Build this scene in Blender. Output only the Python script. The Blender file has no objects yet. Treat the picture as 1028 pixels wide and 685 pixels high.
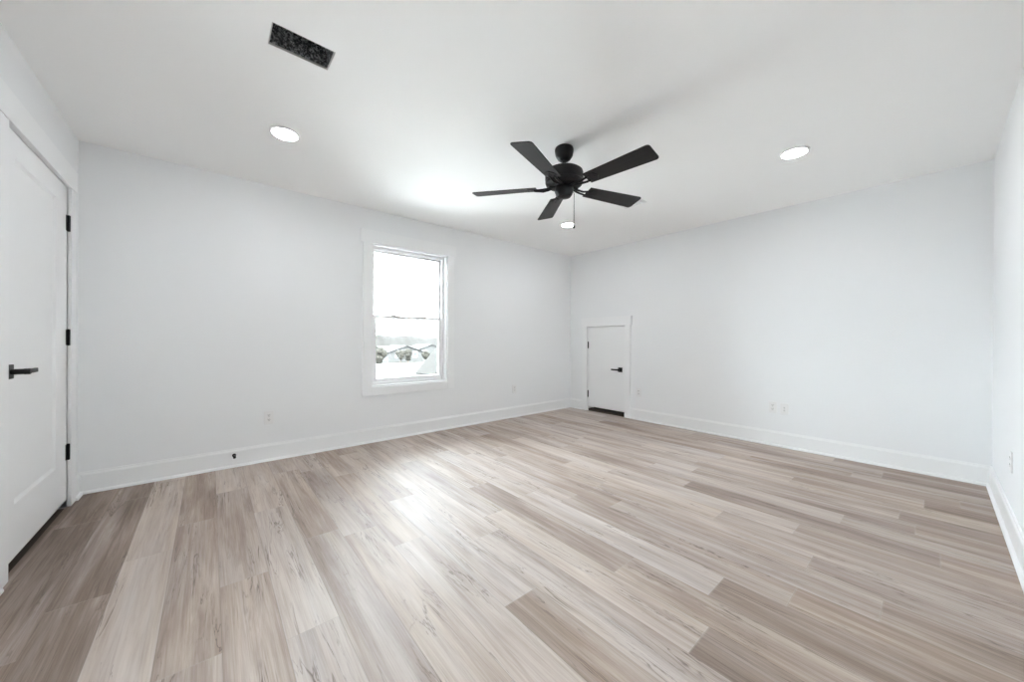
import bpy, bmesh, math, random
from mathutils import Vector, Matrix, noise

# ------------------------------------------------------------------ camera, world, sun, exposure
SC = bpy.context.scene
COL = SC.collection
PI = math.pi
RW, RL, RH = 4.088, 5.150, 2.44          # room: x 0..RW, y 0..RL, z 0..RH
GROUND = -3.9                            # the room is upstairs
SKY_STRENGTH = 33.5
SUN_STRENGTH = 10.0
LAMP_STRENGTH = 118.0
EXPOSURE = 0.15

F_PX = 358.75
cam_data = bpy.data.cameras.new('camera')
cam = bpy.data.objects.new('camera', cam_data); COL.objects.link(cam)
cam_data.sensor_fit = 'HORIZONTAL'; cam_data.sensor_width = 36.0
cam_data.lens = F_PX * 36.0 / 1028.0
cam_data.clip_start = 0.02; cam_data.clip_end = 3000
YAW, PITCH, ROLL = 2.4402646640, -0.0014180035597, 0.0039835169699
fwd = Vector((math.cos(YAW)*math.cos(PITCH), math.sin(YAW)*math.cos(PITCH), math.sin(PITCH)))
r0 = Vector((math.sin(YAW), -math.cos(YAW), 0)); u0 = r0.cross(fwd)
rt = r0*math.cos(ROLL) + u0*math.sin(ROLL); up = -r0*math.sin(ROLL) + u0*math.cos(ROLL)
m3 = Matrix((rt, up, -fwd)).transposed()
cam.matrix_world = Matrix.Translation((3.8095788985, 0.6962027054, 1.0733998650)) @ m3.to_4x4()
SC.camera = cam

world = bpy.data.worlds.new('world'); SC.world = world; world.use_nodes = True
bg = world.node_tree.nodes['Background']
bg.inputs['Color'].default_value = (0.83, 0.93, 1.0, 1); bg.inputs['Strength'].default_value = SKY_STRENGTH
sun_data = bpy.data.lights.new('sun', 'SUN'); sun_data.energy = SUN_STRENGTH; sun_data.angle = math.radians(1.0)
sun_data.color = (1.0, 0.96, 0.9)
sun = bpy.data.objects.new('sun', sun_data); COL.objects.link(sun)
sun.rotation_euler = Vector((-0.55, 0.28, -0.80)).to_track_quat('-Z', 'Y').to_euler(); sun.location = (20, -10, 30)

SC.view_settings.view_transform = 'Standard'; SC.view_settings.look = 'None'
SC.view_settings.exposure = EXPOSURE; SC.view_settings.gamma = 1.0; SC.view_settings.use_curve_mapping = False
SC.cycles.max_bounces = 16; SC.cycles.diffuse_bounces = 10; SC.cycles.glossy_bounces = 6
SC.cycles.transparent_max_bounces = 12; SC.cycles.sample_clamp_indirect = 100.0

# ------------------------------------------------------------------ materials
def new_mat(name):
    m = bpy.data.materials.new(name); m.use_nodes = True
    nt = m.node_tree; b = nt.nodes['Principled BSDF']
    return m, nt, b

def lk(nt, a, b): nt.links.new(a, b)

def paint(name, col, rough=0.5, bump=0.0, scale=300.0, spec=0.5, metallic=0.0, vary=0.0):
    m, nt, b = new_mat(name)
    b.inputs['Base Color'].default_value = (*col, 1); b.inputs['Roughness'].default_value = rough
    b.inputs['Specular IOR Level'].default_value = spec; b.inputs['Metallic'].default_value = metallic
    tc = nt.nodes.new('ShaderNodeTexCoord')
    n = nt.nodes.new('ShaderNodeTexNoise'); n.inputs['Scale'].default_value = scale; n.inputs['Detail'].default_value = 3
    lk(nt, tc.outputs['Object'], n.inputs['Vector'])
    if bump:
        bp = nt.nodes.new('ShaderNodeBump'); bp.inputs['Strength'].default_value = bump; bp.inputs['Distance'].default_value = 0.001
        lk(nt, n.outputs['Fac'], bp.inputs['Height']); lk(nt, bp.outputs['Normal'], b.inputs['Normal'])
    if vary:
        mx = nt.nodes.new('ShaderNodeMix'); mx.data_type = 'RGBA'
        mx.inputs['A'].default_value = (*[c*(1-vary) for c in col], 1); mx.inputs['B'].default_value = (*[min(1, c*(1+vary)) for c in col], 1)
        lk(nt, n.outputs['Fac'], mx.inputs['Factor']); lk(nt, mx.outputs['Result'], b.inputs['Base Color'])
    return m

WALL = paint('wall_paint', (0.85, 0.862, 0.872), 0.62, 0.10, 220, 0.35)
CEIL = paint('ceiling_paint', (0.94, 0.94, 0.935), 0.85, 0.12, 160, 0.2)
TRIM = paint('trim_paint', (0.875, 0.885, 0.89), 0.32, 0.03, 60, 0.5)
DOOR = paint('door_paint', (0.865, 0.875, 0.88), 0.34, 0.03, 60, 0.5)
VINYL = paint('white_vinyl', (0.90, 0.90, 0.905), 0.35, 0.0, 50)
BLACK = paint('black_metal', (0.008, 0.008, 0.009), 0.42, 0.03, 400, 0.35)
FANBLACK = paint('fan_black', (0.006, 0.006, 0.007), 0.40, 0.02, 300, 0.3)
RUBBER = paint('black_rubber', (0.012, 0.012, 0.012), 0.8)
PLATE = paint('white_plastic', (0.83, 0.83, 0.83), 0.30)
SLOT = paint('slot_dark', (0.02, 0.02, 0.02), 0.7)
CHAIN = paint('dark_chain', (0.012, 0.012, 0.012), 0.6, spec=0.2)
WOODIN = paint('closet_wood', (0.055, 0.042, 0.032), 0.8, 0.1, 80)
GALV = paint('galvanised', (0.55, 0.53, 0.52), 0.35, 0.05, 60, metallic=0.7)

def blade_mat():
    m, nt, b = new_mat('fan_blade')
    tc = nt.nodes.new('ShaderNodeTexCoord'); mp = nt.nodes.new('ShaderNodeMapping')
    mp.inputs['Scale'].default_value = (4, 90, 4)
    n = nt.nodes.new('ShaderNodeTexNoise'); n.inputs['Scale'].default_value = 3; n.inputs['Detail'].default_value = 4
    cr = nt.nodes.new('ShaderNodeValToRGB')
    cr.color_ramp.elements[0].position = 0.3; cr.color_ramp.elements[0].color = (0.005, 0.005, 0.006, 1)
    cr.color_ramp.elements[1].position = 0.75; cr.color_ramp.elements[1].color = (0.016, 0.016, 0.016, 1)
    lk(nt, tc.outputs['Object'], mp.inputs['Vector']); lk(nt, mp.outputs['Vector'], n.inputs['Vector'])
    lk(nt, n.outputs['Fac'], cr.inputs['Fac']); lk(nt, cr.outputs['Color'], b.inputs['Base Color'])
    b.inputs['Roughness'].default_value = 0.42; b.inputs['Specular IOR Level'].default_value = 0.35
    return m
BLADE = blade_mat()

def duct_mat():
    m, nt, b = new_mat('duct_lining')
    tc = nt.nodes.new('ShaderNodeTexCoord')
    n = nt.nodes.new('ShaderNodeTexNoise'); n.inputs['Scale'].default_value = 110; n.inputs['Detail'].default_value = 5; n.inputs['Roughness'].default_value = 0.75
    cr = nt.nodes.new('ShaderNodeValToRGB')
    cr.color_ramp.elements[0].position = 0.47; cr.color_ramp.elements[0].color = (0.008, 0.009, 0.010, 1)
    cr.color_ramp.elements[1].position = 0.72; cr.color_ramp.elements[1].color = (0.75, 0.76, 0.76, 1)
    lk(nt, tc.outputs['Object'], n.inputs['Vector']); lk(nt, n.outputs['Fac'], cr.inputs['Fac'])
    lk(nt, cr.outputs['Color'], b.inputs['Base Color']); b.inputs['Roughness'].default_value = 0.7
    bp = nt.nodes.new('ShaderNodeBump'); bp.inputs['Strength'].default_value = 0.6; bp.inputs['Distance'].default_value = 0.004
    lk(nt, n.outputs['Fac'], bp.inputs['Height']); lk(nt, bp.outputs['Normal'], b.inputs['Normal'])
    return m
DUCT = duct_mat()

def lens_mat():
    m, nt, b = new_mat('lamp_lens')
    b.inputs['Base Color'].default_value = (0.9, 0.9, 0.9, 1)
    b.inputs['Emission Color'].default_value = (0.97, 0.985, 1.0, 1); b.inputs['Emission Strength'].default_value = LAMP_STRENGTH
    return m
LENS = lens_mat()

def glass_mat():
    m = bpy.data.materials.new('window_glass'); m.use_nodes = True; nt = m.node_tree
    nt.nodes.clear()
    out = nt.nodes.new('ShaderNodeOutputMaterial'); mix = nt.nodes.new('ShaderNodeMixShader')
    tr = nt.nodes.new('ShaderNodeBsdfTransparent'); tr.inputs['Color'].default_value = (0.97, 0.98, 0.975, 1)
    gl = nt.nodes.new('ShaderNodeBsdfGlossy'); gl.inputs['Roughness'].default_value = 0.02
    fr = nt.nodes.new('ShaderNodeFresnel'); fr.inputs['IOR'].default_value = 1.35
    lk(nt, fr.outputs[0], mix.inputs[0]); lk(nt, tr.outputs[0], mix.inputs[1]); lk(nt, gl.outputs[0], mix.inputs[2])
    lk(nt, mix.outputs[0], out.inputs['Surface'])
    return m
GLASS = glass_mat()

def floor_mat():
    m, nt, b = new_mat('plank_floor'); N = nt.nodes
    def math_(op, a, bb=None):
        n = N.new('ShaderNodeMath'); n.operation = op
        for i, v in enumerate((a, bb)):
            if v is None: continue
            if isinstance(v, (int, float)): n.inputs[i].default_value = v
            else: lk(nt, v, n.inputs[i])
        return n.outputs[0]
    tone = N.new('ShaderNodeAttribute'); tone.attribute_name = 'tone'
    seed = N.new('ShaderNodeAttribute'); seed.attribute_name = 'seed'
    hue = N.new('ShaderNodeAttribute'); hue.attribute_name = 'hue'
    uv = N.new('ShaderNodeUVMap'); uv.uv_map = 'plank'
    sx = N.new('ShaderNodeSeparateXYZ'); lk(nt, uv.outputs[0], sx.inputs[0])
    U, V = sx.outputs[0], sx.outputs[1]
    tc = N.new('ShaderNodeTexCoord'); so = N.new('ShaderNodeSeparateXYZ'); lk(nt, tc.outputs['Object'], so.inputs[0])
    X, Y = so.outputs[0], so.outputs[1]
    S = math_('MULTIPLY', seed.outputs['Fac'], 53.0)
    def coords(kx, ky, ks=1.0):
        c = N.new('ShaderNodeCombineXYZ')
        lk(nt, math_('ADD', math_('MULTIPLY', X, kx), S), c.inputs[0])
        lk(nt, math_('MULTIPLY', Y, ky), c.inputs[1])
        lk(nt, math_('MULTIPLY', S, ks), c.inputs[2]); return c.outputs[0]
    def noise_(vec, sc=1.0, det=4, rough=0.6, dist=0.0):
        n = N.new('ShaderNodeTexNoise'); n.inputs['Scale'].default_value = sc; n.inputs['Detail'].default_value = det
        n.inputs['Roughness'].default_value = rough; n.inputs['Distortion'].default_value = dist
        lk(nt, vec, n.inputs['Vector']); return n.outputs['Fac']
    def mix(fac, a, bcol, mode='MIX'):
        n = N.new('ShaderNodeMix'); n.data_type = 'RGBA'; n.blend_type = mode
        if isinstance(fac, (int, float)): n.inputs['Factor'].default_value = fac
        else: lk(nt, fac, n.inputs['Factor'])
        for k, v in (('A', a), ('B', bcol)):
            if isinstance(v, tuple): n.inputs[k].default_value = (*v, 1)
            else: lk(nt, v, n.inputs[k])
        return n.outputs['Result']
    def ramp(fac, p0, p1):
        n = N.new('ShaderNodeMapRange'); n.inputs['From Min'].default_value = p0; n.inputs['From Max'].default_value = p1
        lk(nt, fac, n.inputs['Value']); return n.outputs[0]
    broad = noise_(coords(0.9, 7.0), 1.0, 3, 0.5, 0.6)
    streak = noise_(coords(1.1, 24.0), 1.0, 6, 0.68, 1.2)
    fine = noise_(coords(5.0, 210.0), 1.0, 3, 0.7)
    t = math_('ADD', tone.outputs['Fac'], math_('MULTIPLY', math_('SUBTRACT', broad, 0.5), 0.95))
    t = math_('ADD', t, math_('MULTIPLY', math_('SUBTRACT', streak, 0.5), 0.85))
    t = math_('ADD', t, math_('MULTIPLY', math_('SUBTRACT', fine, 0.5), 0.42))
    cr = N.new('ShaderNodeValToRGB'); lk(nt, t, cr.inputs['Fac'])
    e = cr.color_ramp.elements
    e[0].position = 0.0; e[0].color = (0.150, 0.098, 0.066, 1)
    e[1].position = 1.0; e[1].color = (0.66, 0.575, 0.505, 1)
    k = e.new(0.35); k.color = (0.330, 0.245, 0.192, 1)
    k = e.new(0.65); k.color = (0.500, 0.412, 0.348, 1)
    grey = mix(1.0, cr.outputs['Color'], (0.93, 0.985, 1.085), 'MULTIPLY')
    hn = ramp(noise_(coords(0.7, 11.0, 3.0), 1.0, 3, 0.55, 0.8), 0.36, 0.64)
    col = mix(math_('ADD', math_('MULTIPLY', hue.outputs['Fac'], 0.55), math_('MULTIPLY', hn, 0.5)), cr.outputs['Color'], grey)
    # thin dark grain cracks in some places
    cn = noise_(coords(1.0, 15.0), 1.0, 4, 0.6, 1.5)
    line = math_('SUBTRACT', 1.0, ramp(math_('ABSOLUTE', math_('SUBTRACT', cn, 0.5)), 0.0, 0.018))
    where = ramp(noise_(coords(2.1, 9.0, 2.0), 1.0, 2, 0.5), 0.47, 0.62)
    crack = math_('MULTIPLY', math_('MULTIPLY', line, where), 0.85)
    col = mix(crack, col, (0.11, 0.075, 0.055))
    # seams between boards
    d = math_('MINIMUM', math_('MINIMUM', V, math_('SUBTRACT', 0.175, V)), 1.0)
    ends = N.new('ShaderNodeAttribute'); ends.attribute_name = 'plen'
    d2 = math_('MINIMUM', U, math_('SUBTRACT', ends.outputs['Fac'], U))
    dd = math_('MINIMUM', d, d2)
    seam = math_('SUBTRACT', 1.0, ramp(dd, 0.0006, 0.0022))
    endl = math_('SUBTRACT', 1.0, ramp(d2, 0.0010, 0.0045))
    col = mix(math_('MULTIPLY', seam, 0.32), col, (0.10, 0.075, 0.06))
    col = mix(math_('MULTIPLY', endl, 0.2), col, (0.62, 0.56, 0.50))
    lk(nt, col, b.inputs['Base Color'])
    rr = N.new('ShaderNodeMapRange'); lk(nt, streak, rr.inputs['Value'])
    rr.inputs['To Min'].default_value = 0.58; rr.inputs['To Max'].default_value = 0.67
    lk(nt, rr.outputs[0], b.inputs['Roughness'])
    b.inputs['Specular IOR Level'].default_value = 0.9
    bp = N.new('ShaderNodeBump'); bp.inputs['Strength'].default_value = 0.18; bp.inputs['Distance'].default_value = 0.0012
    h = math_('SUBTRACT', math_('ADD', math_('MULTIPLY', fine, 0.5), streak), math_('MULTIPLY', seam, 1.0))
    lk(nt, h, bp.inputs['Height']); lk(nt, bp.outputs['Normal'], b.inputs['Normal'])
    return m
FLOOR = floor_mat()

# outdoors
CONCRETE = paint('bounce_concrete', (0.46, 0.45, 0.43), 0.9, 0.2, 8, vary=0.08)
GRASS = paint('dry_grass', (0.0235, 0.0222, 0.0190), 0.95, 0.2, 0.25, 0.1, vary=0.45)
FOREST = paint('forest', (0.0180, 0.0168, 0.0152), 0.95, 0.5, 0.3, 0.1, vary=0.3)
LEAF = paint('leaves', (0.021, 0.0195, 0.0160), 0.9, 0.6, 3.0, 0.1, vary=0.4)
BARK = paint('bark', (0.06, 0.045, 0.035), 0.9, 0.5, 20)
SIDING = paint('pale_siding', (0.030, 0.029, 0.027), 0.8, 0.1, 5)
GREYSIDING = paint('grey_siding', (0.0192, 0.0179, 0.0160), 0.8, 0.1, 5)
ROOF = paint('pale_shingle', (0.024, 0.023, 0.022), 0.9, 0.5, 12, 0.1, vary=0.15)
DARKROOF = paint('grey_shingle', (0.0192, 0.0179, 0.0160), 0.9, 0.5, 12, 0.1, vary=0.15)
PANE = paint('dark_pane', (0.03, 0.035, 0.04), 0.2)

# ------------------------------------------------------------------ mesh helpers
class MB:
    def __init__(s): s.bm = bmesh.new()
    def box(s, x0, x1, y0, y1, z0, z1, bev=0.0, seg=2):
        t = bmesh.new(); bmesh.ops.create_cube(t, size=1.0)
        for v in t.verts:
            v.co = Vector((x0 if v.co.x < 0 else x1, y0 if v.co.y < 0 else y1, z0 if v.co.z < 0 else z1))
        if bev: bmesh.ops.bevel(t, geom=t.edges[:], offset=bev, segments=seg, affect='EDGES', profile=0.5)
        return s._take(t)
    def _take(s, t, M=None):
        if M is not None: t.transform(M)
        bmesh.ops.recalc_face_normals(t, faces=t.faces[:])
        me = bpy.data.meshes.new('tmp'); t.to_mesh(me); t.free(); s.bm.from_mesh(me); bpy.data.meshes.remove(me); return s
    def lathe(s, prof, M=None, n=48):
        """prof: (radius, z) list from top to bottom, revolved about z"""
        t = bmesh.new(); rings = []
        for r, z in prof:
            if r < 1e-6: rings.append([t.verts.new((0, 0, z))])
            else: rings.append([t.verts.new((r*math.cos(2*PI*i/n), r*math.sin(2*PI*i/n), z)) for i in range(n)])
        for a, b in zip(rings, rings[1:]):
            for i in range(n):
                j = (i+1) % n
                if len(a) == 1: t.faces.new((a[0], b[i], b[j]))
                elif len(b) == 1: t.faces.new((a[i], a[j], b[0]))
                else: t.faces.new((a[i], a[j], b[j], b[i]))
        if len(rings[0]) > 1: t.faces.new(rings[0])
        if len(rings[-1]) > 1: t.faces.new(rings[-1])
        return s._take(t, M)
    def prism(s, pts, z0, z1, M=None, bev=0.0):
        t = bmesh.new()
        a = [t.verts.new((x, y, z0)) for x, y in pts]; b = [t.verts.new((x, y, z1)) for x, y in pts]
        t.faces.new(a); t.faces.new(b)
        for i in range(len(pts)):
            j = (i+1) % len(pts); t.faces.new((a[i], a[j], b[j], b[i]))
        if bev:
            bmesh.ops.bevel(t, geom=[e for e in t.edges], offset=bev, segments=1, affect='EDGES')
        return s._take(t, M)
    def tube(s, path, r, n=10):
        t = bmesh.new(); rings = []
        P = [Vector(p) for p in path]
        for i, p in enumerate(P):
            d = (P[min(i+1, len(P)-1)] - P[max(i-1, 0)]).normalized()
            a = d.orthogonal().normalized(); b = d.cross(a)
            if i and abs(a.dot(pa)) < 0.999:
                a = (pa - d*pa.dot(d)).normalized(); b = d.cross(a)
            pa = a
            rings.append([t.verts.new(p + (a*math.cos(2*PI*k/n) + b*math.sin(2*PI*k/n))*r) for k in range(n)])
        for q, w in zip(rings, rings[1:]):
            for k in range(n): t.faces.new((q[k], q[(k+1) % n], w[(k+1) % n], w[k]))
        t.faces.new(rings[0]); t.faces.new(rings[-1])
        return s._take(t)
    def profile_run(s, prof, a, b, out, M=None):
        """sweep an (offset from wall, height) outline straight from a to b; out = unit vector away from the wall"""
        a, b, out = Vector(a), Vector(b), Vector(out)
        t = bmesh.new()
        A = [t.verts.new(a + out*o + Vector((0, 0, h))) for o, h in prof]
        B = [t.verts.new(b + out*o + Vector((0, 0, h))) for o, h in prof]
        t.faces.new(A); t.faces.new(B)
        for i in range(len(prof)):
            j = (i+1) % len(prof); t.faces.new((A[i], A[j], B[j], B[i]))
        return s._take(t, M)
    def build(s, name, mat, parent=None, smooth=False, loc=None):
        me = bpy.data.meshes.new(name); s.bm.to_mesh(me); s.bm.free()
        o = bpy.data.objects.new(name, me); COL.objects.link(o)
        me.materials.append(mat)
        if smooth:
            for p in me.polygons: p.use_smooth = True
            me.set_sharp_from_angle(angle=math.radians(35))
        if parent: o.parent = parent
        if loc: o.location = loc
        return o

def tag(o, label, cat, group=None):
    o['label'] = label; o['category'] = cat
    if group: o['group'] = group
    return o
def struct(o): o['kind'] = 'structure'; return o
def empty(name, loc=(0, 0, 0), rot=0.0):
    o = bpy.data.objects.new(name, None); COL.objects.link(o); o.location = loc; o.rotation_euler = (0, 0, rot)
    o.empty_display_size = 0.05
    return o
def copy_tree(o, parent=None):
    c = o.copy(); COL.objects.link(c)
    if parent: c.parent = parent
    for ch in list(o.children): copy_tree(ch, c)
    return c

# ------------------------------------------------------------------ room shell
T = 0.14
WY0, WY1, WZ0, WZ1 = 1.983, 2.884, 0.578, 2.088       # window opening
DX0, DX1, DZ1 = 0.240, 1.190, 2.045                   # door opening in wall_south
AX0, AX1, AZ1 = 0.350, 1.003, 1.298                   # attic door opening in wall_north
VX0, VX1, VY0, VY1 = 1.815, 1.966, 0.896, 1.150       # duct hole in the ceiling

w = MB()
w.box(-T, 0, -T, WY0, -0.15, RH+0.1).box(-T, 0, WY1, RL+T, -0.15, RH+0.1)
w.box(-T, 0, WY0, WY1, -0.15, WZ0).box(-T, 0, WY0, WY1, WZ1, RH+0.1)
struct(w.build('wall_west', WALL))
w = MB(); w.box(RW, RW+T, -T, RL+T, -0.15, RH+0.1); struct(w.build('wall_east', WALL))
w = MB()
w.box(0, DX0, -T, 0, -0.15, RH+0.1).box(DX1, RW, -T, 0, -0.15, RH+0.1).box(DX0, DX1, -T, 0, DZ1, RH+0.1)
struct(w.build('wall_south', WALL))
w = MB()
w.box(0, AX0, RL, RL+T, -0.15, RH+0.1).box(AX1, RW, RL, RL+T, -0.15, RH+0.1).box(AX0, AX1, RL, RL+T, AZ1, RH+0.1)
struct(w.build('wall_north', WALL))

c = MB(); z1 = RH+0.1
c.box(0, VX0, 0, RL, RH, z1).box(VX1, RW, 0, RL, RH, z1).box(VX0, VX1, 0, VY0, RH, z1).box(VX0, VX1, VY1, RL, RH, z1)
struct(c.build('ceiling', CEIL))

# floor: boards 175 mm wide running from the window wall across the room, staggered end joints, one mesh
random.seed(11)
PW, PLEN, Y0 = 0.175, 1.22, 0.03
joint = {0: 0.62, 1: 0.35, 2: 1.30, 3: 1.02, 5: 1.10, 4: 1.82, 11: 3.266, 12: 2.853, 13: 3.195, 14: 3.425, 15: 3.675, 18: 3.30, 19: 3.83, 20: 3.45, 22: 3.67, 16: 2.2, 17: 2.95, 21: 2.52}
tones = {-1: [.25]*6, 0: [.22]*6, 1: [.30, .26, .30, .3, .3, .3], 2: [.66, .60, .64, .6, .6], 3: [.42, .46, .5, .5, .5], 4: [.70, .56, .50, .5, .5],
         5: [.62, .70, .66, .6, .6]}
me = bpy.data.meshes.new('floor'); bm = bmesh.new()
uvl = bm.loops.layers.uv.new('plank')
A_t = bm.faces.layers.float.new('tone'); A_s = bm.faces.layers.float.new('seed'); A_h = bm.faces.layers.float.new('hue'); A_l = bm.faces.layers.float.new('plen')
FY0, FY1 = -0.006, RL + 0.03
k0 = math.floor((FY0-Y0)/PW); k1 = math.ceil((FY1-Y0)/PW)
for k in range(k0, k1):
    y_ = Y0+k*PW; ya, yb = max(y_, FY0), min(y_+PW, FY1)
    j = joint.get(k, random.uniform(0, PLEN))
    x = j - PLEN*math.ceil((j+0.02)/PLEN); n = 0
    while x < RW:
        xa, xb = max(x, -0.02), min(x+PLEN, RW+0.02)
        if xb > xa + 1e-4:
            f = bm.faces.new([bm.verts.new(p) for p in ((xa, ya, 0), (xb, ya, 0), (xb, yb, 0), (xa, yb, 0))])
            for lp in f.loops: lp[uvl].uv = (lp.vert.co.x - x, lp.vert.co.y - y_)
            f[A_t] = tones[k][n] if k in tones and n < len(tones[k]) else random.choice((.27, .33, .38, .43, .48) if xa > 2.55 and k > 8 else (.48, .52, .56, .60, .64))  # right-hand boards get darker tones, standing in for the weaker light there
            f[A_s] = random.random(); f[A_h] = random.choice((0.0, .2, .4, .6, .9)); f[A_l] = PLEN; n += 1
        x += PLEN
geom = bmesh.ops.extrude_face_region(bm, geom=bm.faces[:])
for v in [g for g in geom['geom'] if isinstance(g, bmesh.types.BMVert)]: v.co.z -= 0.02
bmesh.ops.recalc_face_normals(bm, faces=bm.faces[:])
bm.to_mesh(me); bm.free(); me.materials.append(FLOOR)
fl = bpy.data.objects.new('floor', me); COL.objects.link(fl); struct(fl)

# dark closet behind the door and attic space behind the small door
w = MB(); w.box(DX0-0.3, DX0-0.2, -0.98, -T, -0.02, DZ1+0.2).box(DX1+0.2, DX1+0.3, -0.98, -T, -0.02, DZ1+0.2)
w.box(DX0-0.3, DX1+0.3, -1.08, -0.98, -0.02, DZ1+0.3).box(DX0-0.3, DX1+0.3, -0.98, -T, DZ1+0.2, DZ1+0.3)
w.box(DX0-0.2, DX1+0.2, -0.98, -0.008, -0.03, -0.004); struct(w.build('wall_closet', WOODIN))  # dark floor sheet stands in for the shade under the door
w = MB(); w.box(AX0-0.2, AX0-0.1, RL+T, RL+0.88, -0.02, AZ1+0.2).box(AX1+0.1, AX1+0.2, RL+T, RL+0.88, -0.02, AZ1+0.2)
w.box(AX0-0.2, AX1+0.2, RL+0.88, RL+0.98, -0.02, AZ1+0.3).box(AX0-0.2, AX1+0.2, RL+T, RL+0.88, AZ1+0.2, AZ1+0.3)
w.box(AX0-0.1, AX1+0.1, RL+0.035, RL+0.88, -0.03, -0.004); struct(w.build('wall_attic', WOODIN))

# baseboards with an eased cap and quarter-round shoe
def base_prof(e=0.0):
    pr = [(0.0, 0.0), (0.030, 0.0)]
    for i in range(5):
        a = PI/2*i/4; pr.append((0.015+0.015*math.cos(a), 0.002+0.018*math.sin(a)))
    pr += [(0.0150, 0.128), (0.0125, 0.136), (0.0085, 0.140), (0.0075, 0.150), (0.0, 0.150)]
    return pr
CW = 0.089          # casing width
dco0, dco1 = 0.236-CW, 1.174+CW                   # outer edges of the door casing
aco0, aco1 = 0.349-CW, 1.003+CW-0.002
def baseboard(name, runs):
    b = MB()
    for a, e, out in runs: b.profile_run(base_prof(), a, e, out)
    struct(b.build(name, TRIM))
baseboard('baseboard_west', [((0, 0.0, 0), (0, RL, 0), (1, 0, 0))])
baseboard('baseboard_north', [((0, RL, 0), (aco0, RL, 0), (0, -1, 0)), ((aco1, RL, 0), (RW, RL, 0), (0, -1, 0))])
baseboard('baseboard_east', [((RW, 0, 0), (RW, RL, 0), (-1, 0, 0))])
baseboard('baseboard_south', [((0, 0, 0), (dco0, 0, 0), (0, 1, 0)), ((dco1, 0, 0), (RW, 0, 0), (0, 1, 0))])

# casings (flat boards with a wider head board)
TH = 0.018
def along_y0(M, u0, u1, d0, d1, z0, z1, bev=0.0015): M.box(u0, u1, d0, d1, z0, z1, bev, 1)          # wall_south, out = +y
def along_y1(M, u0, u1, d0, d1, z0, z1, bev=0.0015): M.box(u0, u1, RL-d1, RL-d0, z0, z1, bev, 1)    # wall_north, out = -y
def along_x0(M, u0, u1, d0, d1, z0, z1, bev=0.0015): M.box(d0, d1, u0, u1, z0, z1, bev, 1)          # wall_west, out = +x
t = MB(); along_y0(t, dco0, dco0+CW, 0, TH, 0, 2.036); along_y0(t, dco1-CW, dco1, 0, TH, 0, 2.036); along_y0(t, dco0-0.02, dco1+0.02, 0, 0.022, 2.036, 2.172)
struct(t.build('trim_1', TRIM))
t = MB(); along_y1(t, aco0, aco0+CW, 0, TH, 0, 1.290); along_y1(t, aco1-CW, aco1, 0, TH, 0, 1.290); along_y1(t, aco0-0.016, aco1+0.016, 0, 0.022, 1.290, 1.425)
struct(t.build('trim_2', TRIM))
t = MB(); along_x0(t, WY0-CW, WY0, 0, TH, WZ0-CW, WZ1); along_x0(t, WY1, WY1+CW, 0, TH, WZ0-CW, WZ1)
along_x0(t, WY0, WY1, 0, TH, WZ0-CW, WZ0); along_x0(t, WY0-CW-0.024, WY1+CW+0.024, 0, 0.022, WZ1, WZ1+0.132)
struct(t.build('trim_3', TRIM))

# ------------------------------------------------------------------ window
win = struct(empty('window_1', (0, (WY0+WY1)/2, WZ0)))
def wpart(M, name, mat, parent=win, smooth=False):
    o = M.build(name, mat, parent, smooth); p = parent
    off = Vector((0, (WY0+WY1)/2, WZ0))
    o.data.transform(Matrix.Translation(-off)); return o
j = MB()      # extension jamb lining the opening
j.box(-T, 0.004, WY0, WY0+0.012, WZ0, WZ1).box(-T, 0.004, WY1-0.012, WY1, WZ0, WZ1).box(-T, 0.004, WY0+0.012, WY1-0.012, WZ1-0.012, WZ1).box(-T, 0.004, WY0+0.012, WY1-0.012, WZ0, WZ0+0.014)
wpart(j, 'window_jamb', TRIM)
a0, a1, b0, b1 = WY0+0.012, WY1-0.012, WZ0+0.014, WZ1-0.012
def ring(M, x0, x1, y0, y1, z0, z1, wl, wb, wt, bev=0.002):
    M.box(x0, x1, y0, y0+wl, z0, z1, bev, 1).box(x0, x1, y1-wl, y1, z0, z1, bev, 1)
    M.box(x0, x1, y0+wl, y1-wl, z0, z0+wb, bev, 1).box(x0, x1, y0+wl, y1-wl, z1-wt, z1, bev, 1)
f = MB(); ring(f, -0.125, -0.055, a0, a1, b0, b1, 0.030, 0.028, 0.030); wpart(f, 'window_frame', VINYL)
mid = 1.325
f = MB(); ring(f, -0.118, -0.098, a0+0.030, a1-0.030, mid-0.018, b1-0.030, 0.022, 0.030, 0.024)
us = wpart(f, 'upper_sash', VINYL)
f = MB(); f.box(-0.110, -0.106, a0+0.050, a1-0.050, mid+0.010, b1-0.052); wpart(f, 'window_pane', GLASS, us)
f = MB(); ring(f, -0.092, -0.066, a0+0.030, a1-0.030, b0+0.026, mid+0.018, 0.034, 0.042, 0.032)
f.box(-0.066, -0.058, a0+0.25, a1-0.25, b0+0.030, b0+0.040, 0.002, 1)
ls = wpart(f, 'lower_sash', VINYL)
f = MB(); f.box(-0.081, -0.077, a0+0.062, a1-0.062, b0+0.066, mid-0.012); wpart(f, 'window_pane', GLASS, ls)
f = MB()
for yy in (a0+0.26, a1-0.26): f.box(-0.090, -0.062, yy-0.028, yy+0.028, mid+0.018, mid+0.030, 0.003, 1)
wpart(f, 'sash_lock', VINYL, ls)

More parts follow.
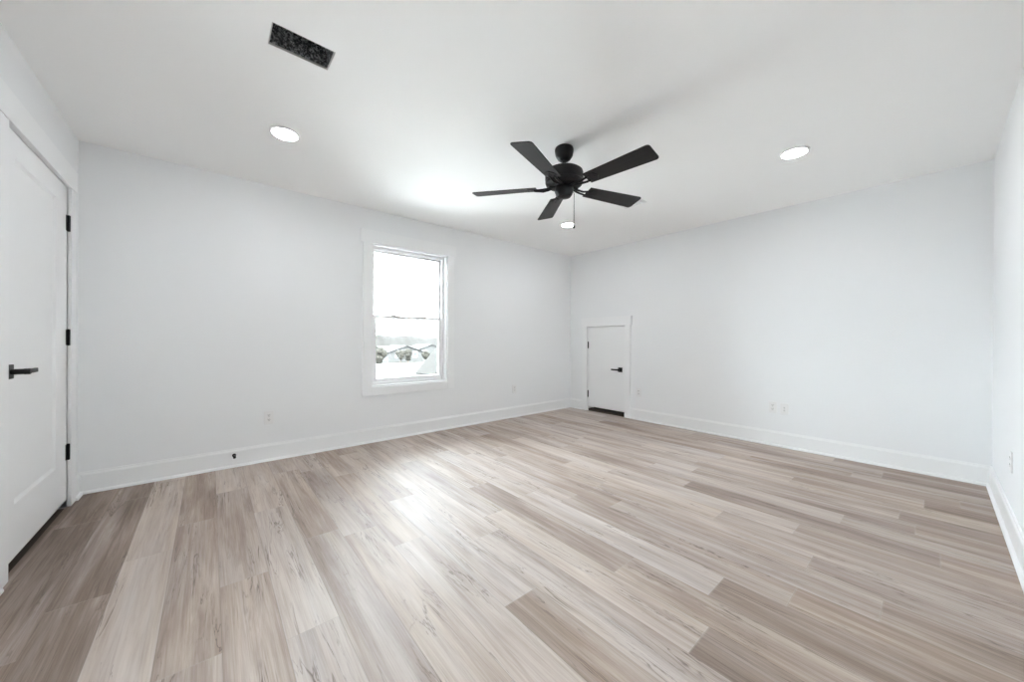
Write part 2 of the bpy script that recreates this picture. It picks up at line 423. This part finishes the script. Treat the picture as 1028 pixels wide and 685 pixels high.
# ------------------------------------------------------------------ doors
def lever_handle(parent, rose_c, face, direc, name='door_handle'):
    """rose centre on the slab face; face = outward sign in local y; direc = lever direction in local x"""
    x, y, z = rose_c
    h = MB(); h.box(x-0.0325, x+0.0325, min(y, y+face*0.009), max(y, y+face*0.009), z-0.0325, z+0.0325, 0.0015, 1)
    hd = h.build(name, BLACK, parent)
    n = MB(); R_ = Matrix.Translation((x, y, z)) @ Matrix.Rotation(-PI/2*face, 4, 'X')
    n.lathe([(0.0125, 0.008), (0.0125, 0.044), (0.0135, 0.046), (0.0135, 0.062), (0.012, 0.064)], R_, 24)
    n.build('lever_neck', BLACK, hd, True)
    l = MB(); ya, yb = sorted((y+face*0.047, y+face*0.059))
    xa, xb = sorted((x-direc*0.012, x+direc*0.118))
    l.box(xa, xb, ya, yb, z-0.010, z+0.010, 0.002, 1); l.build('lever', BLACK, hd)
    return hd

# full-height closet door, one recessed panel
SX0, SX1, SZ0, SZ1, SYF = 0.243, 1.171, 0.050, 2.031, -0.001
d1 = struct(empty('door_1', (0, 0, 0)))
def shaker(x0, x1, z0, z1, yf, th, px0, px1, pz0, pz1, rec=0.010, bw=0.016):
    t = bmesh.new()
    def rect(xa, xb, za, zb, y): return [t.verts.new(p) for p in ((xa, y, za), (xb, y, za), (xb, y, zb), (xa, y, zb))]
    o, i, r = rect(x0, x1, z0, z1, yf), rect(px0, px1, pz0, pz1, yf), rect(px0+bw, px1-bw, pz0+bw, pz1-bw, yf-rec)
    bk = rect(x0, x1, z0, z1, yf-th)
    for a, b in ((o, i), (i, r), (bk, o)):
        for k in range(4): t.faces.new((a[k], a[(k+1) % 4], b[(k+1) % 4], b[k]))
    t.faces.new(r); t.faces.new(bk)
    M = MB(); M._take(t); return M
shaker(SX0, SX1, SZ0, SZ1, SYF, 0.035, 0.452, 1.040, 0.300, 1.913).build('door_panel', DOOR, d1)
j = MB(); j.box(DX0-0.004, SX0-0.003, -T, 0.0, 0, 2.036).box(SX1+0.003, DX1, -T, 0.0, 0, 2.036).box(DX0-0.004, DX1, -T, 0.0, 2.036, DZ1)
j.build('door_jamb', TRIM, d1)
for z in (1.808, 1.082, 0.352):
    h = MB(); R_ = Matrix.Translation((0.243, 0.006, z))
    h.lathe([(0.0, 0.053), (0.005, 0.051), (0.0075, 0.049), (0.0075, -0.049), (0.005, -0.051), (0.0, -0.053)], R_, 16)
    h.box(0.232, 0.2425, -0.004, 0.0015, z-0.049, z+0.049).box(0.2435, 0.268, -0.004, 0.0008, z-0.049, z+0.049)
    h.build('hinge', BLACK, d1, True)
lever_handle(d1, (1.112, SYF, 0.922), 1, -1)

# small attic door
d2 = struct(empty('door_2', (0, 0, 0)))
m = MB(); m.box(0.366, 0.993, RL+0.001, RL+0.036, 0.068, 1.283, 0.0015, 1); m.build('door_panel', DOOR, d2)
j = MB(); j.box(AX0, 0.363, RL, RL+T, 0, 1.289).box(0.996, AX1, RL, RL+T, 0, 1.289).box(AX0, AX1, RL, RL+T, 1.289, AZ1)
j.build('door_jamb', TRIM, d2)
m = MB(); m.box(0.3635, 0.9955, RL+0.004, RL+0.110, -0.004, 0.034, 0.002, 1); m.build('threshold', WOODIN, d2)
for z in (1.009, 0.262):
    h = MB(); R_ = Matrix.Translation((0.360, RL-0.006, z))
    h.lathe([(0.0, 0.054), (0.005, 0.052), (0.0075, 0.050), (0.0075, -0.050), (0.005, -0.052), (0.0, -0.054)], R_, 16)
    h.box(0.350, 0.3645, RL-0.0012, RL+0.004, z-0.050, z+0.050)
    h.build('hinge', BLACK, d2, True)
lever_handle(d2, (0.925, RL+0.001, 0.662), -1, -1)

# ------------------------------------------------------------------ ceiling fan
FX, FY = 2.105, 2.614
fan = tag(empty('ceiling_fan', (FX, FY, RH)), 'matte black five-blade ceiling fan with pull chain hanging from the white ceiling', 'ceiling fan')
Z = lambda z: z - RH
p = MB(); p.lathe([(0.062, 0.0), (0.066, -0.010), (0.066, -0.022), (0.060, -0.055), (0.046, -0.078), (0.034, -0.088), (0.020, -0.092)]); p.build('canopy', FANBLACK, fan, True)
p = MB(); p.lathe([(0.0135, -0.080), (0.0135, -0.138), (0.024, -0.141), (0.028, -0.148), (0.028, -0.160)]); p.build('downrod', FANBLACK, fan, True)
p = MB(); p.lathe([(0.026, Z(2.290)), (0.085, Z(2.286)), (0.118, Z(2.279)), (0.130, Z(2.270)), (0.134, Z(2.258)), (0.134, Z(2.216)), (0.130, Z(2.210)),
                   (0.130, Z(2.203)), (0.133, Z(2.197)), (0.128, Z(2.183)), (0.112, Z(2.172)), (0.090, Z(2.167)), (0.060, Z(2.164))]); p.build('motor_housing', FANBLACK, fan, True)
p = MB(); p.lathe([(0.060, Z(2.168)), (0.064, Z(2.158)), (0.066, Z(2.130)), (0.060, Z(2.118)), (0.057, Z(2.108)), (0.046, Z(2.094)), (0.020, Z(2.088)), (0.0, Z(2.087))]); p.build('switch_housing', FANBLACK, fan, True)
# pull chain
cxo, cyo = 0.645*0.071, 0.764*0.071
p = MB(); p.tube([(cxo*0.90, cyo*0.90, Z(2.128)), (cxo, cyo, Z(2.124)), (cxo, cyo, Z(1.905))], 0.0017, 8)
zz = 2.118
while zz > 1.905:
    t_ = bmesh.new(); bmesh.ops.create_icosphere(t_, subdivisions=1, radius=0.0027); p._take(t_, Matrix.Translation((cxo, cyo, Z(zz)))); zz -= 0.0055
pc = p.build('pull_chain', CHAIN, fan)
p = MB(); p.lathe([(0.0, Z(1.908)), (0.003, Z(1.905)), (0.007, Z(1.892)), (0.0075, Z(1.880)), (0.005, Z(1.872)), (0.0, Z(1.870))], Matrix.Translation((cxo, cyo, 0)), 16); p.build('chain_fob', FANBLACK, pc, True)
# blades
BZ, PITCHB = Z(2.160), math.radians(-12)
def rounded(u0, u1, w0, w1, r, n=6):
    pts = [(u0, -w0/2)]
    for (cu, cv, a0_) in ((u1-r, -w1/2+r, -PI/2), (u1-r, w1/2-r, 0)):
        for i in range(n+1):
            a = a0_ + PI/2*i/n; pts.append((cu+r*math.cos(a), cv+r*math.sin(a)))
    pts.append((u0, w0/2)); return pts
for i in range(5):
    ang = math.radians(2.3 + 72*i)
    P = Matrix.Translation((0, 0, BZ)) @ Matrix.Rotation(PITCHB, 4, 'X')
    if i == 0:
        b = MB(); b.prism(rounded(0.195, 0.662, 0.110, 0.142, 0.018), 0.0, 0.006, P, 0.0012)
        bl = b.build('blade', BLADE, fan); bl.rotation_euler.z = ang
        k = MB()
        # flange under the blade root, then two curved arms running in to the motor
        k.prism([(0.198, -0.030), (0.232, -0.040), (0.262, -0.036), (0.276, -0.014), (0.282, 0.0), (0.276, 0.014), (0.262, 0.036), (0.232, 0.040), (0.198, 0.030)], -0.0045, -0.0002, P)
        for s_ in (-1, 1):
            k.tube([(0.085, s_*0.010, Z(2.163)), (0.115, s_*0.014, Z(2.156)), (0.150, s_*0.017, Z(2.151)), (0.185, s_*0.019, Z(2.153)-s_*0.004), (0.215, s_*0.020, Z(2.157)-s_*0.004)], 0.0075, 8)
        k.prism([(0.060, -0.022), (0.104, -0.022), (0.104, 0.022), (0.060, 0.022)], Z(2.158), Z(2.169))
        for (su, sv) in ((0.225, -0.022), (0.225, 0.022), (0.258, 0.0)):
            k.lathe([(0.0, -0.0075), (0.005, -0.006), (0.006, -0.0045), (0.006, -0.004)], P @ Matrix.Translation((su, sv, 0)), 10)
        ir = k.build('blade_iron', FANBLACK, bl)
        proto_b = bl
    else:
        c_ = copy_tree(proto_b, fan); c_.rotation_euler.z = ang

# ------------------------------------------------------------------ recessed downlights
def downlight():
    o = empty('recessed_light')
    t_ = MB(); n = 64
    t_.lathe([(0.0, -0.001), (0.088, -0.001), (0.088, -0.004), (0.080, -0.010), (0.073, -0.0115), (0.0715, -0.0095), (0.0, -0.0095)], None, n)
    t_.build('trim_ring', PLATE, o, True)
    l = MB(); l.lathe([(0.0710, -0.0097), (0.0700, -0.0118), (0.050, -0.0150), (0.025, -0.0166), (0.0, -0.0170)], None, n)
    l.build('lens', LENS, o, True)
    return o
G = 'recessed downlights in the ceiling'
dl = downlight(); dl.location = (1.030, 1.070, RH)
tag(dl, 'glowing round recessed ceiling light nearest the open black duct opening and tall door', 'ceiling light', G)
for (x, y), lab in (((3.150, 3.910), 'glowing round recessed ceiling light above the bare back wall, away from the window'),
                    ((1.030, 3.900), 'glowing round recessed ceiling light beyond the fan, just above the pull chain end'),
                    ((3.150, 1.070), 'glowing round recessed ceiling light added out of view, nearest the camera corner')):  # unseen; assumed from the layout of the others, added to even the light
    c_ = copy_tree(dl); c_.location = (x, y, RH); c_['label'] = lab

# ------------------------------------------------------------------ open duct boot in the ceiling and the white register
bt = tag(empty('duct_boot', ((VX0+VX1)/2, (VY0+VY1)/2, RH)), 'open rectangular ceiling duct opening with black speckled lining and no grille', 'air duct')
hx, hy = (VX1-VX0)/2-0.001, (VY1-VY0)/2-0.001
b = MB(); g = 0.006; top = 0.21
b.box(-hx, -hx+g, -hy, hy, 0.010, top).box(hx-g, hx, -hy, hy, 0.010, top).box(-hx+g, hx-g, -hy, -hy+g, 0.010, top).box(-hx+g, hx-g, hy-g, hy, 0.010, top).box(-hx, hx, -hy, hy, top, top+0.01)
b.build('duct_lining', DUCT, bt)
b = MB(); g = 0.004
b.box(-hx, -hx+g, -hy, hy, 0.0015, 0.010).box(hx-g, hx, -hy, hy, 0.0015, 0.010).box(-hx+g, hx-g, -hy, -hy+g, 0.0015, 0.010).box(-hx+g, hx-g, hy-g, hy, 0.0015, 0.010)
b.build('metal_collar', GALV, bt)

rg = tag(empty('ceiling_register', (1.865, 3.895, RH)), 'small white slatted ceiling air register partly hidden behind a fan blade tip', 'air vent')
b = MB(); ring_ = 0.022; X_, Y_ = 0.118, 0.068
b.box(-X_, X_, -Y_, -Y_+ring_, -0.007, -0.0005, 0.002, 1).box(-X_, X_, Y_-ring_, Y_, -0.007, -0.0005, 0.002, 1)
b.box(-X_, -X_+ring_, -Y_+ring_, Y_-ring_, -0.007, -0.0005, 0.002, 1).box(X_-ring_, X_, -Y_+ring_, Y_-ring_, -0.007, -0.0005, 0.002, 1)
b.build('register_frame', PLATE, rg)
b = MB()
for i in range(8):
    y = -Y_+ring_+0.006+i*0.0115
    t_ = bmesh.new(); bmesh.ops.create_cube(t_, size=1.0); t_.transform(Matrix.Translation((0, y, -0.004)) @ Matrix.Rotation(math.radians(38), 4, 'X') @ Matrix.Diagonal((2*(X_-ring_), 0.010, 0.0012, 1))); b._take(t_)
b.box(-X_+ring_, X_-ring_, -Y_+ring_, Y_-ring_, -0.0009, -0.0003)
b.build('louvers', PLATE, rg)

# ------------------------------------------------------------------ wall outlets (built facing +y, at the origin)
def outlet(kind='duplex'):
    o = empty('wall_outlet')
    p = MB(); p.box(-0.036, 0.036, 0.0, 0.006, -0.0585, 0.0585, 0.0025, 2); p.build('cover_plate', PLATE, o)
    if kind == 'duplex':
        for s_ in (-1, 1):
            r = MB(); pts = []
            for i in range(24):
                a = 2*PI*i/24; pts.append((max(-0.0165, min(0.0165, 0.0185*math.cos(a))), 0.0145*math.sin(a)))
            r.prism(pts, 0.0, 0.0075, Matrix.Translation((0, 0, s_*0.0195)) @ Matrix.Rotation(PI/2, 4, 'X') @ Matrix.Scale(-1, 4, (0, 0, 1)))
            rc = r.build('receptacle', PLATE, o)
            q = MB()
            for sx in (-1, 1): q.box(sx*0.0063-0.0016, sx*0.0063+0.0016, 0.0070, 0.0078, s_*0.0195+0.000, s_*0.0195+0.0085)
            q.box(-0.0024, 0.0024, 0.0070, 0.0078, s_*0.0195-0.0095, s_*0.0195-0.0045)
            q.build('slots', SLOT, rc)
        q = MB(); q.lathe([(0.0, 0.0075), (0.0030, 0.0068), (0.0034, 0.0056)], Matrix.Rotation(-PI/2, 4, 'X'), 12); q.build('screw', PLATE, o, True)
    else:
        r = MB(); r.box(-0.0165, 0.0165, 0.0, 0.0078, -0.033, 0.033, 0.0012, 1); rc = r.build('decor_insert', PLATE, o)
        q = MB()
        for zc in (-0.014, 0.014): q.box(-0.006, 0.006, 0.0074, 0.0081, zc-0.006, zc+0.006)
        q.build('jacks', paint('jack_grey', (0.55, 0.55, 0.55), 0.5), rc)
    return o
G = 'white wall outlets above the baseboards'
o1 = outlet(); o1.location = (0, 1.095, 0.381); o1.rotation_euler.z = -PI/2
tag(o1, 'white duplex outlet on the window wall between the tall door and the window', 'outlet', G)
for loc, rz, lab in (((0, 3.960, 0.395), -PI/2, 'white duplex outlet on the window wall between the window and the far corner'),
                     ((1.213, RL, 0.372), PI, 'white duplex outlet on the back wall close beside the small attic door'),
                     ((2.727, RL, 0.395), PI, 'white duplex outlet of the back wall pair, the one nearer the attic door'),
                     ((RW, 4.105, 0.410), PI/2, 'white outlet cover seen edge-on at far right, low on the side wall')):
    c_ = copy_tree(o1); c_.location = loc; c_.rotation_euler.z = rz; c_['label'] = lab
o2 = outlet('data'); o2.location = (2.826, RL, 0.387); o2.rotation_euler.z = PI
o2.name = 'wall_jack'
tag(o2, 'white cable jack plate of the back wall pair, farther from the attic door', 'wall jack')

# ------------------------------------------------------------------ door stop on the baseboard
ds = tag(empty('door_stop', (0.0152, 0.852, 0.100)), 'small black rod door stop screwed to the white baseboard under the window wall', 'door stop')
RX = Matrix.Rotation(PI/2, 4, 'Y')
b = MB(); b.lathe([(0.0, 0.0), (0.014, 0.0), (0.014, 0.004), (0.009, 0.008), (0.0, 0.008)], RX, 20); b.build('base', BLACK, ds, True)
b = MB(); b.lathe([(0.0045, 0.006), (0.0045, 0.062)], RX, 12); b.build('rod', BLACK, ds, True)
b = MB(); b.lathe([(0.0, 0.058), (0.009, 0.058), (0.0105, 0.062), (0.0105, 0.074), (0.008, 0.078), (0.0, 0.079)], RX, 20); b.build('rubber_tip', RUBBER, ds, True)

# ------------------------------------------------------------------ outdoors, seen through the window
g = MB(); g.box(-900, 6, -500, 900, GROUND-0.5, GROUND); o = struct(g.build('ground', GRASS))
g = MB(); g.box(-27, -2.5, -14, 26, GROUND, GROUND+0.03, 0.01, 1); o = struct(g.build('bounce_slab', CONCRETE))  # unseen pale slab added to bounce daylight up to the ceiling
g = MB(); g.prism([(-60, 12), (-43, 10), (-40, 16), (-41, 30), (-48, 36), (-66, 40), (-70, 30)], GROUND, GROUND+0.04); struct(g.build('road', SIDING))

def treeline():
    t_ = bmesh.new(); nx, ny = 10, 220; V = []
    for i in range(nx+1):
        row = []
        for j_ in range(ny+1):
            x = -290 - i*13; y = 40 + j_*1.8
            h = 7.8 + 1.5*noise.noise((x*.03, y*.022, 3.1)) + 1.9*noise.noise((x*.2, y*.16, 7.7)) + 0.9*noise.noise((x*.5, y*.5, 1.2))
            h += 0.28*i
            if i == 0: h = -0.3
            row.append(t_.verts.new((x + 3*noise.noise((x*.3, y*.2, 9)), y, GROUND+h)))
        V.append(row)
    for i in range(nx):
        for j_ in range(ny): t_.faces.new((V[i][j_], V[i][j_+1], V[i+1][j_+1], V[i+1][j_]))
    M = MB(); M._take(t_); o_ = M.build('distant_treeline', FOREST, smooth=True); o_['kind'] = 'stuff'
    return tag(o_, 'hazy grey-green band of distant trees along the horizon outside the window', 'trees')
treeline()

def tree(x, y, h, r, lab, seed, grp='trees between the houses outside'):
    o_ = tag(empty('garden_tree', (x, y, GROUND)), lab, 'tree', grp)
    M = MB(); M.tube([(0, 0, 0), (0.03*h, 0.01*h, h*0.3), (0, 0, h*0.62)], 0.035*h, 8); M.build('trunk', BARK, o_, True)
    rnd = random.Random(seed); M = MB()
    for k in range(11):
        a = rnd.uniform(0, 2*PI); q = rnd.uniform(0, 0.62)*r; zz_ = rnd.uniform(0.38, 0.84)*h
        rr = r*rnd.uniform(0.38, 0.62)
        t_ = bmesh.new(); bmesh.ops.create_icosphere(t_, subdivisions=3, radius=rr)
        for v in t_.verts: v.co *= 1 + 0.28*noise.noise(v.co*(2.2/rr) + Vector((k*3.1, seed, 0)))
        M._take(t_, Matrix.Translation((q*math.cos(a), q*math.sin(a), zz_)))
    M.build('crown', LEAF, o_, True)
tree(-60, 29.0, 3.5, 1.0, 'narrow dark tree before the pale gabled house, middle of the window view', 4)
tree(-60, 23.7, 3.6, 1.15, 'taller dark tree at the window side farthest from the attic door', 5)
tree(-68, 31.0, 3.0, 1.0, 'small dark tree against the wall of the pale gabled house', 6)
tree(-70, 37.8, 2.8, 1.0, 'small tree between the gabled house and the next pale house', 7)

def house(x, y, wd, dp, wall_h, rise, lab, sid, rf, rot=0.0, wins=True):
    """ridge along local x; gable faces +x"""
    o_ = tag(empty('house', (x, y, GROUND), rot), lab, 'house', 'houses outside the window')
    M = MB(); M.prism([(-wd/2, 0), (wd/2, 0), (wd/2, wall_h), (0, wall_h+rise), (-wd/2, wall_h)], -dp/2, dp/2,
                      Matrix(((0, 0, 1, 0), (1, 0, 0, 0), (0, 1, 0, 0), (0, 0, 0, 1))))
    M.build('walls', sid, o_)
    ov = 0.45; sl = rise/(wd/2)
    M = MB()
    for s_ in (-1, 1):
        pts = [(0, wall_h+rise+0.02), (s_*(wd/2+ov), wall_h-ov*sl+0.02), (s_*(wd/2+ov), wall_h-ov*sl+0.22), (0, wall_h+rise+0.22)]
        M.prism(pts, -dp/2-0.3, dp/2+0.3, Matrix(((0, 0, 1, 0), (1, 0, 0, 0), (0, 1, 0, 0), (0, 0, 0, 1))))
    M.build('roof', rf, o_)
    if wins:
        for yc in (-wd*0.25, wd*0.25):
            M = MB(); M.box(dp/2-0.02, dp/2+0.05, yc-0.55, yc+0.55, 1.0, 2.2); f_ = M.build('window', VINYL, o_)
            M = MB(); M.box(dp/2+0.04, dp/2+0.07, yc-0.45, yc+0.45, 1.1, 2.1); M.build('pane', PANE, f_)
    return o_
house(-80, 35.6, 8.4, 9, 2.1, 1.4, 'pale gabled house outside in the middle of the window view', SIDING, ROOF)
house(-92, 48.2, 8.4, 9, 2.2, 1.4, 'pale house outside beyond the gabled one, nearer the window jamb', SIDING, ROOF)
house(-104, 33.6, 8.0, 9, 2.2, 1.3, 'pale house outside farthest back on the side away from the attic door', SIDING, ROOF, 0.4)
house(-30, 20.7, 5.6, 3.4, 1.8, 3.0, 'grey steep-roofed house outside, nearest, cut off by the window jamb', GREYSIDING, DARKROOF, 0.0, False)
